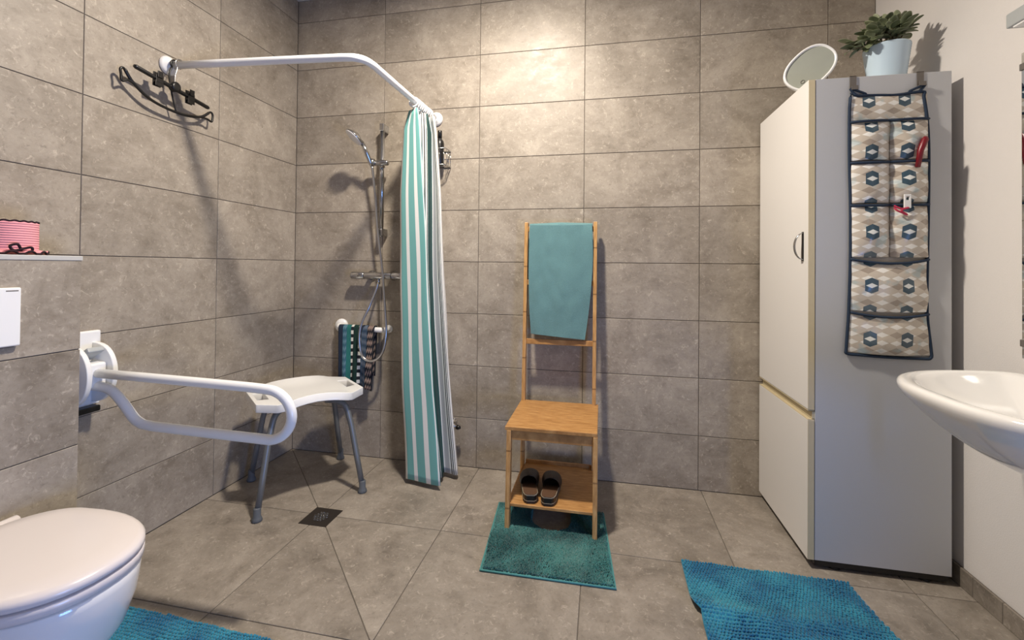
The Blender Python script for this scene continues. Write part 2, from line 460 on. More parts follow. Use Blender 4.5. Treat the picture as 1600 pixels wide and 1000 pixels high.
for a, b in (((WY0, WZ0), (WY1, WZ0 + .05)), ((WY0, WZ1 - .05), (WY1, WZ1)), ((WY0, WZ0), (WY0 + .05, WZ1)), ((WY1 - .05, WZ0), (WY1, WZ1))):
    fr.box((RW + .06, a[0], a[1]), (RW + .11, b[0], b[1]))
fr.build('window_frame', 'white', win)
MB().box((RW + .08, WY0 + .045, WZ0 + .045), (RW + .086, WY1 - .045, WZ1 - .045)).build('pane', 'glass', win)
# tiled box that hides the toilet cistern
BXX, BY0, BY1, BZ = 0.28, -1.365, -2.325, 1.166
wt = struct(MB().box((0.001, BY1 + .003, 0.0), (BXX - .003, BY0 - .003, BZ - .003)).build('wall_toilet', 'grout'))
BZJ = [0, .282, .582, .882, BZ]
for a, b in ((-BY0, 1.965), (1.965, -BY1)):
    for j in range(4): tile(wt, 'left', (BXX, 0, 0), rect(a, b, BZJ[j], BZJ[j + 1]), 'wall_tile')
    tile(wt, 'floor', (0, 0, BZ), rect(0.001, BXX - .004, -b, -a), 'wall_tile')
for j in range(4):
    tile(wt, 'far', (0, BY0, 0), rect(-BXX, -0.001, BZJ[j], BZJ[j + 1]), 'wall_tile')
    tile(wt, 'near', (0, BY1, 0), rect(0.001, BXX, BZJ[j], BZJ[j + 1]), 'wall_tile')
struct(MB().box((BXX - .012, BY1, BZ - .004), (BXX + .002, BY0 + .001, BZ + .010)).build('trim_1', 'alu', None, False, .001))
# tiled skirting below the white wall
bb = struct(MB().box((RW - .0125, RD, 0), (RW - .0005, -0.0, .068)).build('baseboard_right', 'grout'))
for a, b in ((-.6, 0), (-.72, -.6), (-1.32, -.72), (-1.92, -1.32), (-2.52, -1.92), (-3.12, -2.52), (RD, -3.12)):
    tile(bb, 'right', (RW - .014, 0, 0), rect(a, b, 0, .072), 'floor_tile')

# ------------------------------------------------------------------ ceiling lamps
LAB = ('round white lamp on the ceiling',)
for (p, e), lab in zip(LAMPS, LAB):
    lt = thing('ceiling_lamp', (p[0], p[1], RH), lab, 'lamp')
    MB().lathe([(.135, -.002), (.14, -.03), (.125, -.036), (.12, -.032), (.12, -.004)], (p[0], p[1], RH), 40).build('housing', 'white', lt, True)
    MB().lathe([(.118, -.026), (.118, -.032)], (p[0], p[1], RH), 40).build('diffuser', 'lamp', lt)
    area('ceiling_lamp_light', (p[0], p[1], RH - .045), (0, 0, 0), 0.15, e, (1.0, 0.90, 0.775))

# ------------------------------------------------------------------ cabinet
def cabinet():
    x0, x1, y0, y1, z0, z1 = 2.709, 3.160, -.553, -.012, .036, 1.897
    c = thing('tall_cabinet', (2.93, -.27, 0), 'tall white laminate cabinet with beige door edges beside the white wall', 'cabinet')
    MB().box((x0, y0, z0), (x1, y1, z1)).build('body', 'shadedlam', c, False, .0015)
    d = MB().box((2.684, y0 + .001, .614), (2.7075, y1, z1)).build('door', 'laminate', c, False, .001)
    MB().box((2.6845, y0 - .0015, .613), (2.7065, y0 + .0005, z1 - .001)).build('edge_band', 'beige', d)
    MB().box((2.6845, y0 + .001, .6085), (2.7065, y1, .6115)).build('edge_band', 'beige', d)
    d2 = MB().box((2.684, y0 + .001, z0), (2.7075, y1, .572)).build('door', 'laminate', c, False, .001)
    MB().box((2.6845, y0 - .0015, z0 + .001), (2.7065, y0 + .0005, .571)).build('edge_band', 'beige', d2)
    MB().box((2.6845, y0 + .001, .5725), (2.7065, y1, .5755)).build('edge_band', 'beige', d2)
    MB().box((2.700, y0 + .002, .578), (2.7085, y1, .606)).build('groove_strip', 'beige', c)
    hy, hz = -.508, 1.248
    h = MB().beam((2.6825, hy, hz - .058), (2.6825, hy, hz + .058), .004, .014).build('handle', 'black', d, False, .0015)
    pts = [(2.684 - .034 * math.cos(a), hy - .001, hz + .054 * math.sin(a)) for a in [PI * (k / 16 - .5) for k in range(17)]]
    m = MB()
    rings = []
    for k, p in enumerate(pts):
        rings.append([(p[0], p[1] - .006, p[2]), (p[0], p[1] + .006, p[2]), (p[0] + .004, p[1] + .006, p[2] * 1.0), (p[0] + .004, p[1] - .006, p[2])])
    m.loft(rings, True, False, True).build('handle_bow', 'chrome', d, True)
    MB().box((x0 + .004, y0 + .012, .010), (x1 - .004, y1, z0)).build('gap_shade', 'black', c)  # black box added to paint the shade in the gap under the cabinet
    for fx in (x0 + .08, x1 - .07):
        for fy in (y0 + .034, y1 - .06):
            MB().lathe([(.022, 0), (.022, .008), (.014, .012), (.014, .042)], (fx, fy, 0), 16).build('foot', 'black', c)
cabinet()

# ------------------------------------------------------------------ hanging organizer on the cabinet side
def organizer():
    YB = -.5545
    xl, xr = 2.824, 3.080
    g = thing('hanging_organizer', (2.952, YB, .835), 'hanging pocket organizer with navy binding and hexagon print on the cabinet side', 'organizer')
    def sheet(name, x0, x1, z0, z1, bulge, sag, yb, nx=18, nz=14, wr=.004, mat='org', flare=0.0):
        m = MB(); m.uv = []
        for i in range(nz + 1):
            for j in range(nx + 1):
                s, t = j / nx, i / nz
                x = x0 + (x1 - x0) * s; z = z0 + (z1 - z0) * t - sag * 4 * s * (1 - s) * (0.25 + .75 * t) + 0
                x += (s - .5) * flare * (1 - t)
                b = bulge * (math.sin(PI * s) ** .7) * (math.sin(PI * min(1, .12 + t * .72)) ** .8) if bulge else 0
                w_ = wr * noise.noise(Vector((x * 16, z * 16, x0 * 9))) * (1 if bulge else .3)
                m.v.append((x, yb - .003 - max(0, b + w_), z)); m.uv.append((x, z))
        for i in range(nz):
            for j in range(nx):
                a = i * (nx + 1) + j; m.f.append((a, a + 1, a + nx + 2, a + nx + 1))
        return m.build(name, mat, g, True, 0, 1, .002)
    MB().box((xl, YB - .003, .845), (xr, YB - .0005, 1.818)).build('back_panel', 'org', g)
    sheet('header_panel', xl, xr - .008, 1.724, 1.820, .006, 0, YB - .002)
    T = [(1.566, 1.722, 2, .030, .002), (1.404, 1.566, 2, .030, .002), (1.200, 1.404, 2, .030, .014), (.998, 1.200, 1, .028, .016), (.838, .998, 1, .022, .014)]
    for z0, z1, n, bu, sag in T:
        xm = 2.954
        fl_ = .020 if z0 < .9 else 0
        if n == 2:
            sheet('pocket', xl, xm, z0 + .004, z1 - .006, bu, 0.004, YB - .004, 12, 14, .007)
            sheet('pocket', xm, xr, z0 + .004, z1 - .006, bu, 0.004, YB - .004, 12, 14, .007)
        else:
            sheet('pocket', xl, xr, z0 + .004, z1 - .004, bu, sag, YB - .004, 20, 14, .006, 'org', fl_)
        # navy binding along the pocket mouth, following its bulge and sag
        pts = []
        for k in range(25):
            s = k / 24; sg = sag
            ss = (s * 2) % 1 if n == 2 else s
            b = bu * .75 * (math.sin(PI * ss) ** .7 if 0 < ss < 1 else 0)
            sgv = (0.004 * 4 * ss * (1 - ss)) if n == 2 else sg * 4 * s * (1 - s)
            pts.append((xl + (xr - xl) * s, YB - .010 - b, z1 - .003 - sgv))
        MB().tube(pts, .0048, 8).build('binding', 'navy', g, True)
    edge = [(xl, 1.815), (xl - .003, 1.60), (xl + .001, 1.40), (xl + .001, 1.20), (xl - .004, 1.0), (xl - .012, .86), (xl - .010, .838)]
    bot = [(xl + .03, .834), (2.952, .830), (xr - .02, .830), (xr + .008, .834), (xr + .008, .87)]
    rt = [(xr - .004, 1.0), (xr - .003, 1.2), (xr, 1.4), (xr + .001, 1.6), (xr - .004, 1.72), (xr - .014, 1.80), (xr - .018, 1.822)]
    top = [(2.98, 1.815), (2.92, 1.818), (2.85, 1.820)]
    loop = spline([(a, YB - .007, b) for a, b in edge + bot + rt + top], 4, True)
    MB().tube(loop, .0055, 8, True).build('binding', 'navy', g, True)
    for hx, lean in ((2.836, 1), (3.058, 1)):
        h = MB()
        h.box((hx - .011, YB - .0025, 1.845), (hx + .011, YB - .0005, 1.8992)); h.box((hx - .011, YB - .0025, 1.8973), (hx + .011, -.51, 1.8992))
        h.box((hx - .011, YB - .014, 1.843), (hx + .011, YB - .0005, 1.8455)); h.box((hx - .011, YB - .016, 1.843), (hx + .011, YB - .0135, 1.858))
        h.build('hook', 'strap', g)
        sg = 1 if hx < 2.9 else -1
        lp = spline([(hx - .012 * sg, YB - .008, 1.848), (hx + .012 * sg, YB - .010, 1.838), (hx + .040 * sg, YB - .008, 1.824), (hx + .010 * sg, YB - .008, 1.822)], 6, True)
        MB().tube(lp, .0045, 8, True).build('hanging_loop', 'navy', g, True)
    # things tucked in the pockets
    m = MB().tube([(3.028, -.592, 1.535), (3.036, -.594, 1.595), (3.050, -.594, 1.635), (3.053, -.594, 1.645)], [.008, .010, .011, .006], 10)
    tag(m.build('brush_handle', 'red', None, True), 'dark red handle sticking out of an organizer pocket', 'brush')
    m = MB(); m.box((2.984, -.596, 1.385), (3.006, -.590, 1.414)); m.box((2.984, -.596, 1.414), (2.990, -.590, 1.428)); m.box((3.000, -.596, 1.414), (3.006, -.590, 1.428)); m.box((2.984, -.596, 1.428), (3.006, -.590, 1.436))
    tag(m.build('hair_clip', 'white', None, False, .001), 'small white plastic clip with a slot peeking from an organizer pocket', 'clip')
    m = MB()
    m.tube(spline([(2.950, -.597, 1.394), (2.970, -.602, 1.382), (2.996, -.598, 1.386), (2.970, -.603, 1.376), (2.992, -.598, 1.360), (2.960, -.602, 1.374), (2.950, -.597, 1.386)], 6), .0032, 8)
    tag(m.build('hair_ribbon', 'ribbon', None, True), 'tangled pink red ribbon hanging over an organizer pocket', 'ribbon')
organizer()

# ------------------------------------------------------------------ plant and white oval tray on the cabinet
def plant():
    cx, cy, z0 = 3.030, -.405, 1.897
    p = thing('potted_plant', (cx, cy, z0), 'bushy green plant in a ribbed pale blue pot on the cabinet', 'plant')
    prof = [(.050, 0)]
    N = 34
    for k in range(N + 1):
        t = k / N; prof.append((.058 + .020 * t + (.0011 if k % 2 else 0), .002 + .164 * t))
    prof += [(.074, .167), (.072, .140), (.0, .140)]
    MB().lathe(prof[:-1], (cx, cy, z0), 48).build('pot', 'pot', p, True)
    MB().lathe([(.071, .141), (.06, .148), (.02, .152)], (cx, cy, z0), 24).build('soil', 'soil', p, True)
    # leaf mesh
    m = MB(); L = .053; rows = 6
    for i in range(rows + 1):
        t = i / rows; wd = .0175 * math.sin(PI * min(1, t * .93 + .035)) ** .6
        z = .010 * math.sin(PI * t) * 0.5
        m.v += [(L * t, -wd, z + .003), (L * t, 0, z), (L * t, wd, z + .003)]
    for i in range(rows):
        for j in range(2): a = i * 3 + j; m.f.append((a, a + 1, a + 4, a + 3))
    me = None
    stems = [(-.075, -.03, .075), (-.105, .0, .045), (-.055, -.05, .10), (-.01, -.04, .125), (.03, -.03, .14), (.06, -.01, .135), (.085, .0, .11), (.02, .03, .13), (-.04, .03, .115), (.065, .04, .10), (-.12, -.02, .005), (-.085, -.055, .03), (.0, -.06, .09), (.045, -.055, .10), (-.03, -.01, .14), (.09, -.03, .13), (-.10, .03, .07), (-.06, -.06, .06), (.01, .0, .15), (.055, .01, .155)]
    first = None
    for k, (dx, dy, dz) in enumerate(stems):
        b = vec((cx + dx * .25, cy + dy * .25, z0 + .146)); e = vec((cx + dx - .012, cy + dy, z0 + .158 + dz * .66))
        mid = (b + e) / 2 + vec((0, 0, .018))
        pts = spline([b, mid, e], 5)
        MB().tube(pts, .0022, 6).build('stem', 'stem', p, True)
        d = (e - mid).normalized()
        for q in range(8):
            t = .45 + .55 * (q / 7); pos = pts[min(len(pts) - 1, int(t * (len(pts) - 1)))]
            ang = q * 2.4 + k
            side = d.orthogonal().normalized(); side.rotate(Matrix.Rotation(ang, 3, d))
            dirv = (side * (1.0 - .65 * (q / 7)) + d * (.35 + .9 * (q / 7))).normalized()
            if first is None:
                first = m.build('leaf', 'leaf', p, True, 0, 1, .0016); o = first
            else:
                o = first.copy(); COL.objects.link(o); o.parent = p
            zax = (vec((0, 0, 1)) - dirv * dirv.z).normalized() if abs(dirv.z) < .98 else vec((1, 0, 0))
            yax = zax.cross(dirv)
            mt = Matrix((dirv, yax, zax)).transposed().to_4x4()
            s = R.uniform(.72, 1.12)
            if pos.x + dirv.x * L * s > RW - .012: s *= .45
            o.matrix_local = Matrix.Translation(pos - ORG[p.name]) @ mt @ Matrix.Scale(s, 4)
    # the first leaf mesh was built around the plant origin: move its data to a local leaf frame
    off = ORG[p.name]
    for v in first.data.vertices: v.co += off
plant()
def tray():
    c = vec((2.744, -.415, 2.000)); ax = vec((.62, -.10, .64)).normalized(); n = vec((-.25, -.93, .05)); n = (n - ax * n.dot(ax)).normalized(); b = n.cross(ax)
    t = thing('oval_tray', (2.75, -.415, 1.897), 'white rimmed oval disc with grey face leaning on top of the cabinet', 'tray')
    def ring(a, w, d, k=48):
        out = []
        for j in range(k):
            an = 2 * PI * j / k; ca, sa = math.cos(an), math.sin(an); e = 2 / 2.35
            out.append(c + ax * (a * math.copysign(abs(ca) ** e, ca)) + b * (w * math.copysign(abs(sa) ** e, sa)) + n * d)
        return out
    A, W = .104, .077
    MB().loft([ring(A * .80, W * .76, -.012), ring(A * .97, W * .97, -.012), ring(A, W, -.004), ring(A, W, .006), ring(A * .985, W * .98, .010), ring(A * .93, W * .90, .010), ring(A * .91, W * .87, .004)], True, False, True).build('rim', 'white', t, True)
    MB().loft([ring(A * .915, W * .88, .0035), ring(A * .91, W * .875, .0050)], True, False, True).build('face', 'lidgrey', t)
    rc = c - ax * .060 + b * .022 * (1 if b.x > 0 else -1)
    MB().tube([rc + ax * (.008 * math.cos(a)) + b * (.006 * math.sin(a)) + n * .0055 for a in [2 * PI * k / 20 for k in range(20)]], .0012, 6, True).build('ring_mark', 'strap', t, True)
tray()

# ------------------------------------------------------------------ basin, mirror and mirror lamp on the white wall
def basin():
    yc, hw, dp, zr = -1.150, .362, .485, .842
    t = thing('wash_basin', (RW, yc, .60), 'wide shallow white ceramic wash basin on the white wall', 'basin')
    def ring(sx, sy, z, e=2.7, x0=RW - .001, n=40, shift=0.0):
        out = []
        for k in range(n + 1):
            a = -PI / 2 + PI * k / n; ca, sa = max(0, math.cos(a)), math.sin(a); p = 2 / e
            out.append((x0 - shift - dp * sx * ca ** p, yc + hw * sy * math.copysign(abs(sa) ** p, sa), z))
        return out
    def tilt(r):  # rim rises a touch towards the wall
        return r
    rings = [ring(.42, .34, .632, 2.2), ring(.62, .50, .656, 2.2), ring(.80, .72, .708, 2.3), ring(.92, .90, .762, 2.5), ring(.985, .985, .806), ring(1, 1, .822), ring(1.0, 1.0, .834), ring(.985, .985, .842), ring(.955, .945, .842)]
    inn = [ring(.80, .915, .838, 2.6, RW - .001, 40, .052), ring(.77, .86, .815, 2.5, RW - .001, 40, .06), ring(.66, .70, .765, 2.3, RW - .001, 40, .085), ring(.42, .42, .730, 2.1, RW - .001, 40, .14), ring(.10, .10, .722, 2, RW - .001, 40, .22)]
    MB().loft(rings + inn, True, False, True).build('bowl', 'ceramic', t, True, 0, 1)
    MB().lathe([(.022, 0), (.024, .003), (.010, .004)], (RW - .245, yc, .7225), 24).build('drain_plug', 'chrome', t, True)
    MB().tube(spline([(RW - .20, yc, .640), (RW - .20, yc, .50), (RW - .17, yc, .45), (RW - .12, yc, .47), (RW - .05, yc, .49), (RW - .001, yc, .49)], 6), .018, 14).build('waste_pipe', 'white', t, True)
basin()
mi = thing('wall_mirror', (RW, -1.15, .90), 'frameless wall mirror above the wash basin', 'mirror')
MB().box((RW - .012, -1.512, .884), (RW - .008, -.789, 1.845)).build('mirror_glass', 'mirror', mi)
MB().box((RW - .008, -1.51, .886), (RW - .0005, -.791, 1.843)).build('backing', 'greyplastic', mi)
for cy_ in (-.83, -1.47):
    for cz in (1.800, .93): MB().box((RW - .016, cy_ - .010 + .035 * (1 if cy_ > -1 else -1), cz - .010), (RW - .0005, cy_ + .010 + .035 * (1 if cy_ > -1 else -1), cz + .012)).build('clip', 'strap', mi, False, .002)
ml = thing('mirror_lamp', (RW, -1.15, 1.96), 'grey white bar lamp fixed above the wall mirror', 'lamp')
MB().box((RW - .055, -1.53, 1.925), (RW - .0005, -.790, 1.971)).build('housing', 'greyplastic', ml, False, .004)
MB().box((RW - .050, -1.51, 1.920), (RW - .012, -.81, 1.926)).build('diffuser', 'white', ml)

# ------------------------------------------------------------------ toilet, flush plate, crocheted basket
def toilet():
    yc, xb = -1.645, BXX
    t = thing('toilet', (xb, yc, .09), 'wall hung white toilet with closed lid on the tiled box', 'toilet')
    def ring(xf, hw, z, x0=xb + .012, n=48, e=2.25, back=.70):
        out = []; L = xf - x0; xm = x0 + L * .42
        for k in range(n):
            a = 2 * PI * k / n; ca, sa = math.cos(a), math.sin(a); p = 2 / e
            if ca >= 0: x = xm + (xf - xm) * ca ** p; y = hw * math.copysign(abs(sa) ** p, sa)
            else:
                x = xm - (xm - x0) * abs(ca) ** (2 / 4.5); y = hw * math.copysign(abs(sa) ** p, sa) * (back + (1 - back) * (1 - abs(ca)) ** .6)
            out.append((x, yc + y, z))
        return out
    MB().loft([ring(.50, .090, .095, xb + .001), ring(.59, .122, .115, xb + .001), ring(.69, .154, .18, xb + .001), ring(.748, .174, .26, xb + .001), ring(.774, .182, .33, xb + .001, back=.85), ring(.782, .185, .380, xb + .001, back=.9), ring(.782, .185, .399, xb + .001, back=.9), ring(.780, .184, .4015, xb + .001, back=.9), ring(.755, .165, .402, xb + .001, back=.9)], True, False, True).build('bowl', 'ceramic', t, True)
    MB().loft([ring(.755, .165, .4065, xb + .06), ring(.781, .186, .4065, xb + .046), ring(.784, .1885, .4085, xb + .045), ring(.785, .189, .4275, xb + .045), ring(.782, .187, .4295, xb + .046), ring(.755, .165, .4295, xb + .06)], True, False, True).build('seat', 'lidplastic', t, True)
    MB().loft([ring(.755, .165, .4345, xb + .06), ring(.783, .187, .4345, xb + .046), ring(.786, .189, .4365, xb + .045), ring(.786, .189, .448, xb + .045), ring(.780, .185, .4545, xb + .047), ring(.767, .176, .4585, xb + .055), ring(.71, .14, .4615, xb + .10), ring(.58, .06, .463, xb + .20)], True, False, True).build('lid', 'lidplastic', t, True)
    for s in (-1, 1): MB().lathe([(.014, -.03), (.016, -.028), (.016, .028), (.014, .03)], (xb + .030, yc + s * .085, .437), 16, 'y').build('hinge', 'lidplastic', t, True)
toilet()
def flush():
    t = thing('flush_plate', (BXX, -1.645, .92), 'rectangular white flush plate on the tiled box above the toilet', 'flush plate')
    MB().box((BXX + .0004, -1.768, .921), (BXX + .014, -1.522, 1.084)).build('plate', 'white', t, False, .004, 0, 0, 3)
    MB().box((BXX + .0002, -1.76, .917), (BXX + .006, -1.532, .925)).build('shadow_frame', 'strap', t)
    # the printed mark is too small to read in the photograph: a thin grey bar, as it shows
    MB().box((BXX + .0138, -1.556, 1.0735), (BXX + .0143, -1.529, 1.0765)).build('printed_mark', 'strap', t)
flush()
def basket():
    cx, cy, z0 = .150, -1.482, BZ + .011
    t = thing('crochet_basket', (cx, cy, z0), 'pink crocheted basket with dark trim on the toilet ledge', 'basket')
    prof = [(.050, .001)] + [(.073 + (.0012 if k % 2 else 0), .003 + .094 * k / 24) for k in range(25)] + [(.070, .098), (.068, .02), (.02, .015)]
    MB().lathe(prof, (cx, cy, z0), 56).build('body', 'pink', t, True)
    MB().tube([(cx + .0725 * math.cos(a), cy + .0725 * math.sin(a), z0 + .099 + .0015 * math.sin(a * 22)) for a in [2 * PI * k / 132 for k in range(132)]], .0026, 6, True).build('top_trim', 'blackyarn', t, True)
    fr = MB(); rings = []
    for r, h, am in ((.072, .014, 0), (.083, .009, .003), (.094, .006, .006)):
        rings.append([(cx + r * math.cos(a), cy + r * math.sin(a), z0 + h + am * math.sin(a * 14)) for a in [2 * PI * k / 112 for k in range(112)]])
    fr.loft(rings, True).build('frill', 'pink', t, True, 0, 0, .003)
    MB().tube([(cx + .094 * math.cos(a), cy + .094 * math.sin(a), z0 + .0055 + .005 * max(-.5, math.sin(a * 14))) for a in [2 * PI * k / 168 for k in range(168)]], .0032, 6, True).build('frill_trim', 'blackyarn', t, True)
    bow = spline([(cx + .080, cy - .005, z0 + .012), (cx + .088, cy - .018, z0 + .030), (cx + .086, cy - .034, z0 + .024), (cx + .082, cy - .020, z0 + .012), (cx + .090, cy + .010, z0 + .022), (cx + .086, cy + .018, z0 + .014)], 6)
    MB().tube(bow, .0035, 8).build('bow', 'blackyarn', t, True)
basket()

# ------------------------------------------------------------------ folding support rail
def rail():
    y = -1.18
    t = thing('support_rail', (0, y, .60), 'white folding support rail beside the toilet', 'rail')
    pl = MB(); pl.box((.0005, y - .065, .62), (.018, y + .065, .90)); pl.build('wall_plate', 'white', t, False, .006)
    for s in (-1, 1):
        m = MB(); rr = []
        for xo in (s * .052, s * .034):
            rr.append([(.012 + .108 * max(0, math.cos(a)) ** .8, y + xo, .745 + .112 * math.sin(a)) for a in [-PI / 2 + PI * k / 20 for k in range(21)]])
        m.loft(rr, True, False, True).build('hinge_cheek', 'white', t, True, .003)
    MB().box((.012, y - .030, .70), (.095, y + .030, .79)).build('hinge_block', 'white', t, False, .008)
    MB().beam((.02, y, .80), (.085, y, .84), .055, .02, (0, 1, 0)).build('hinge_cover', 'greyplastic', t, False, .005)
    MB().lathe([(.012, -.056), (.012, .056)], (.065, y, .745), 20, 'y').build('pivot', 'greyplastic', t, True)
    MB().box((.004, y - .045, .600), (.05, y + .045, .622)).build('stop_bumper', 'black', t, False, .004)
    pts = [(.06, y, .752), (.30, y, .749), (.60, y, .744), (.74, y, .741)]
    cx_, cz, r = .805, .654, .084
    arc = [(cx_ + .018 * 0 + r * 1.12 * math.sin(a), y, cz + r * math.cos(a)) for a in [PI * k / 18 for k in range(1, 18)]]
    pts += [(.79, y, .739)] + arc + [(.76, y, .572), (.60, y, .574), (.35, y, .578)] 
    pts += spline([(.30, y, .582), (.262, y, .600), (.215, y, .648), (.165, y, .690), (.12, y, .703), (.06, y, .705)], 5)
    MB().tube(pts, .0165, 16).build('rail_tube', 'enamel', t, True)
rail()

# ------------------------------------------------------------------ shower: rod, hangers, curtain, riser rail, mixer
def rod():
    t = thing('curtain_rod', (0, -.855, 2.033), 'white angled shower curtain rod fixed to both tiled walls', 'curtain rod')
    pts = [(.004, -.855, 2.033), (.25, -.836, 2.033), (.55, -.811, 2.033), (.78, -.790, 2.033)]
    pts += spline([(.815, -.787, 2.033), (.866, -.776, 2.033), (.897, -.745, 2.033), (.908, -.692, 2.033)], 6)
    pts += [(.912, -.5, 2.031), (.922, -.25, 2.026), (.932, -.004, 2.021)]
    MB().tube(pts, .0165, 18).build('tube', 'enamel', t, True)
    MB().lathe([(.040, .0005), (.042, .006), (.034, .016), (.022, .024), (.018, .034)], (0, -.855, 2.033), 28, 'x').build('wall_flange', 'white', t, True)
    MB().lathe([(.040, -.0005), (.042, -.006), (.034, -.016), (.022, -.024), (.018, -.034)], (.932, 0, 2.021), 28, 'y').build('wall_flange', 'white', t, True)
rod()
def hangers():
    x = .066
    t = thing('clip_hanger', (x, -.878, 1.89), 'black trouser hanger with two clips on the curtain rod', 'hanger', 'black hangers on the curtain rod')
    a, b = vec((x, -1.050, 1.942)), vec((x, -.706, 1.893))
    MB().tube([a, a.lerp(b, .02), a.lerp(b, .98), b], [.006, .0090, .0090, .006], 10).build('bar', 'black', t, True)
    MB().lathe([(.014, -.014), (.021, -.011), (.021, .011), (.014, .014)], (x, -.878, 1.925), 18, 'x').build('boss', 'black', t, True)
    hook = [(x, -.878, 1.935), (x, -.876, 1.975)] + [(x, -.853 - .0225 * math.cos(k * PI / 10), 2.033 + .0225 * math.sin(k * PI / 10)) for k in range(-3, 12)]
    MB().tube(spline(hook, 3), .0022, 8).build('hook', 'darkchrome', t, True)
    for q in (.285, .715):
        c = a.lerp(b, q); m = MB()
        m.box((x - .010, c.y - .016, c.z - .015), (x + .010, c.y + .016, c.z + .015))
        for sx in (-1, 1):
            m.box((x + sx * .012 - .002, c.y - .011, c.z + .005), (x + sx * .012 + .002, c.y + .011, c.z + .032))
            m.box((x + sx * .007 - .002, c.y - .017, c.z - .030), (x + sx * .007 + .002, c.y + .017, c.z - .008))
        m.build('clip', 'black', t, False, .001)
    x2 = .040
    t = thing('thin_hanger', (x2, -.89, 1.815), 'thin black curved hanger with looped ends on the curtain rod', 'hanger', 'black hangers on the curtain rod')
    P = [(-1.0316, 1.8827), (-0.9676, 1.8441), (-0.8873, 1.8289), (-0.8009, 1.8289), (-0.7237, 1.8472)]
    MB().tube(spline([(x2, -1.0652, 1.9234)] + [(x2, p, q) for p, q in P] + [(x2, -0.681, 1.8797)], 6), .0062, 8).build('curved_bar', 'black', t, True)
    MB().tube(spline([(x2, -1.0265, 1.8777), (x2, -1.052, 1.8858), (x2, -1.0753, 1.8736), (x2, -1.0784, 1.897), (x2, -1.0814, 1.9173), (x2, -1.0733, 1.9265), (x2, -1.0631, 1.9214)], 5), .0048, 8).build('end_loop', 'black', t, True)
    MB().tube(spline([(x2, -0.7318, 1.8441), (x2, -0.6911, 1.8492), (x2, -0.6647, 1.8431), (x2, -0.6586, 1.8614), (x2, -0.6586, 1.8797), (x2, -0.6688, 1.8878), (x2, -0.683, 1.8787)], 5), .0048, 8).build('end_loop', 'black', t, True)
    st = [(x2, -.846, 1.826), (x2, -.862, 1.88), (x2, -.876, 1.94), (x2 , -.880, 1.985)] + [(x2, -.852 - .0225 * math.cos(k * PI / 10), 2.032 + .0225 * math.sin(k * PI / 10)) for k in range(-2, 12)]
    MB().tube(spline(st, 3), .0036, 8).build('hook', 'black', t, True)
hangers()
def curtain():
    t = thing('shower_curtain', (.97, -.18, .02), 'shower curtain with teal, white and thin black stripes bunched on the rod', 'curtain')
    ys = [-.265, -.30, -.235, -.215, -.150, -.172, -.130, -.120]
    us = [0, .205, .30, .415, .49, .60, .75, .98]
    lv = [(1.99, [.880, .945, .908, .955, .944, .978, .974, .950]),
          (1.89, [.850, .958, .908, .964, .964, .992, .988, .955]),
          (1.55, [.837, .983, .919, .971, .970, 1.018, 1.016, .975]),
          (1.10, [.840, 1.010, .936, .981, .979, 1.038, 1.037, .993]),
          (.52, [.858, 1.048, .961, 1.017, 1.014, 1.084, 1.077, 1.024]),
          (.03, [.886, 1.092, .996, 1.066, 1.062, 1.132, 1.128, 1.072])]
    per = 7; nz = 60
    m = MB(); m.uv = []; cols = None
    for i in range(nz + 1):
        z = .028 + (1.985 - .028) * i / nz
        xs = interp([(a, *b) for a, b in reversed(lv)], z)
        k = 1 - max(0, (z - 1.7) / .3) * .0
        # the free front panel hangs a little lower and its hem trails towards the room
        ctrl = [(x, y) for x, y in zip(xs, ys)]
        sp = spline([(a, b, 0) for a, b in ctrl], per)
        tot = len(sp); cols = tot
        for j, q in enumerate(sp):
            s = j / per; i0 = min(int(s), 6); u = us[i0] + (us[i0 + 1] - us[i0]) * (s - i0)
            w_ = .006 * noise.noise(Vector((u * 9, z * 2.2, 3.1))) * min(1, (2 - z))
            zz = z - (.012 * (1 - s / 1.0) if s < 1 and z < .3 else 0) * (1 - z / .3) * 0
            m.v.append((q.x + w_, min(-.006, q.y + w_ * .8), zz)); m.uv.append((u, z))
    for i in range(nz):
        for j in range(cols - 1):
            a = i * cols + j; m.f.append((a, a + 1, a + cols + 1, a + cols))
    m.build('cloth', 'curtain', t, True, 0, 0, .0012)
    for k in range(10):
        y = -.292 + k * .021; cx_ = .921 + (.25 + y) * .04; cz = 2.026
        tilt = R.uniform(-.35, .35)
        MB().tube([(cx_ + .0235 * math.cos(a), y + .0235 * math.sin(a) * math.sin(tilt), cz - .007 + .0255 * math.sin(a)) for a in [2 * PI * q / 22 for q in range(22)]], .0042, 8, True).build('ring', 'white', t, True)
curtain()
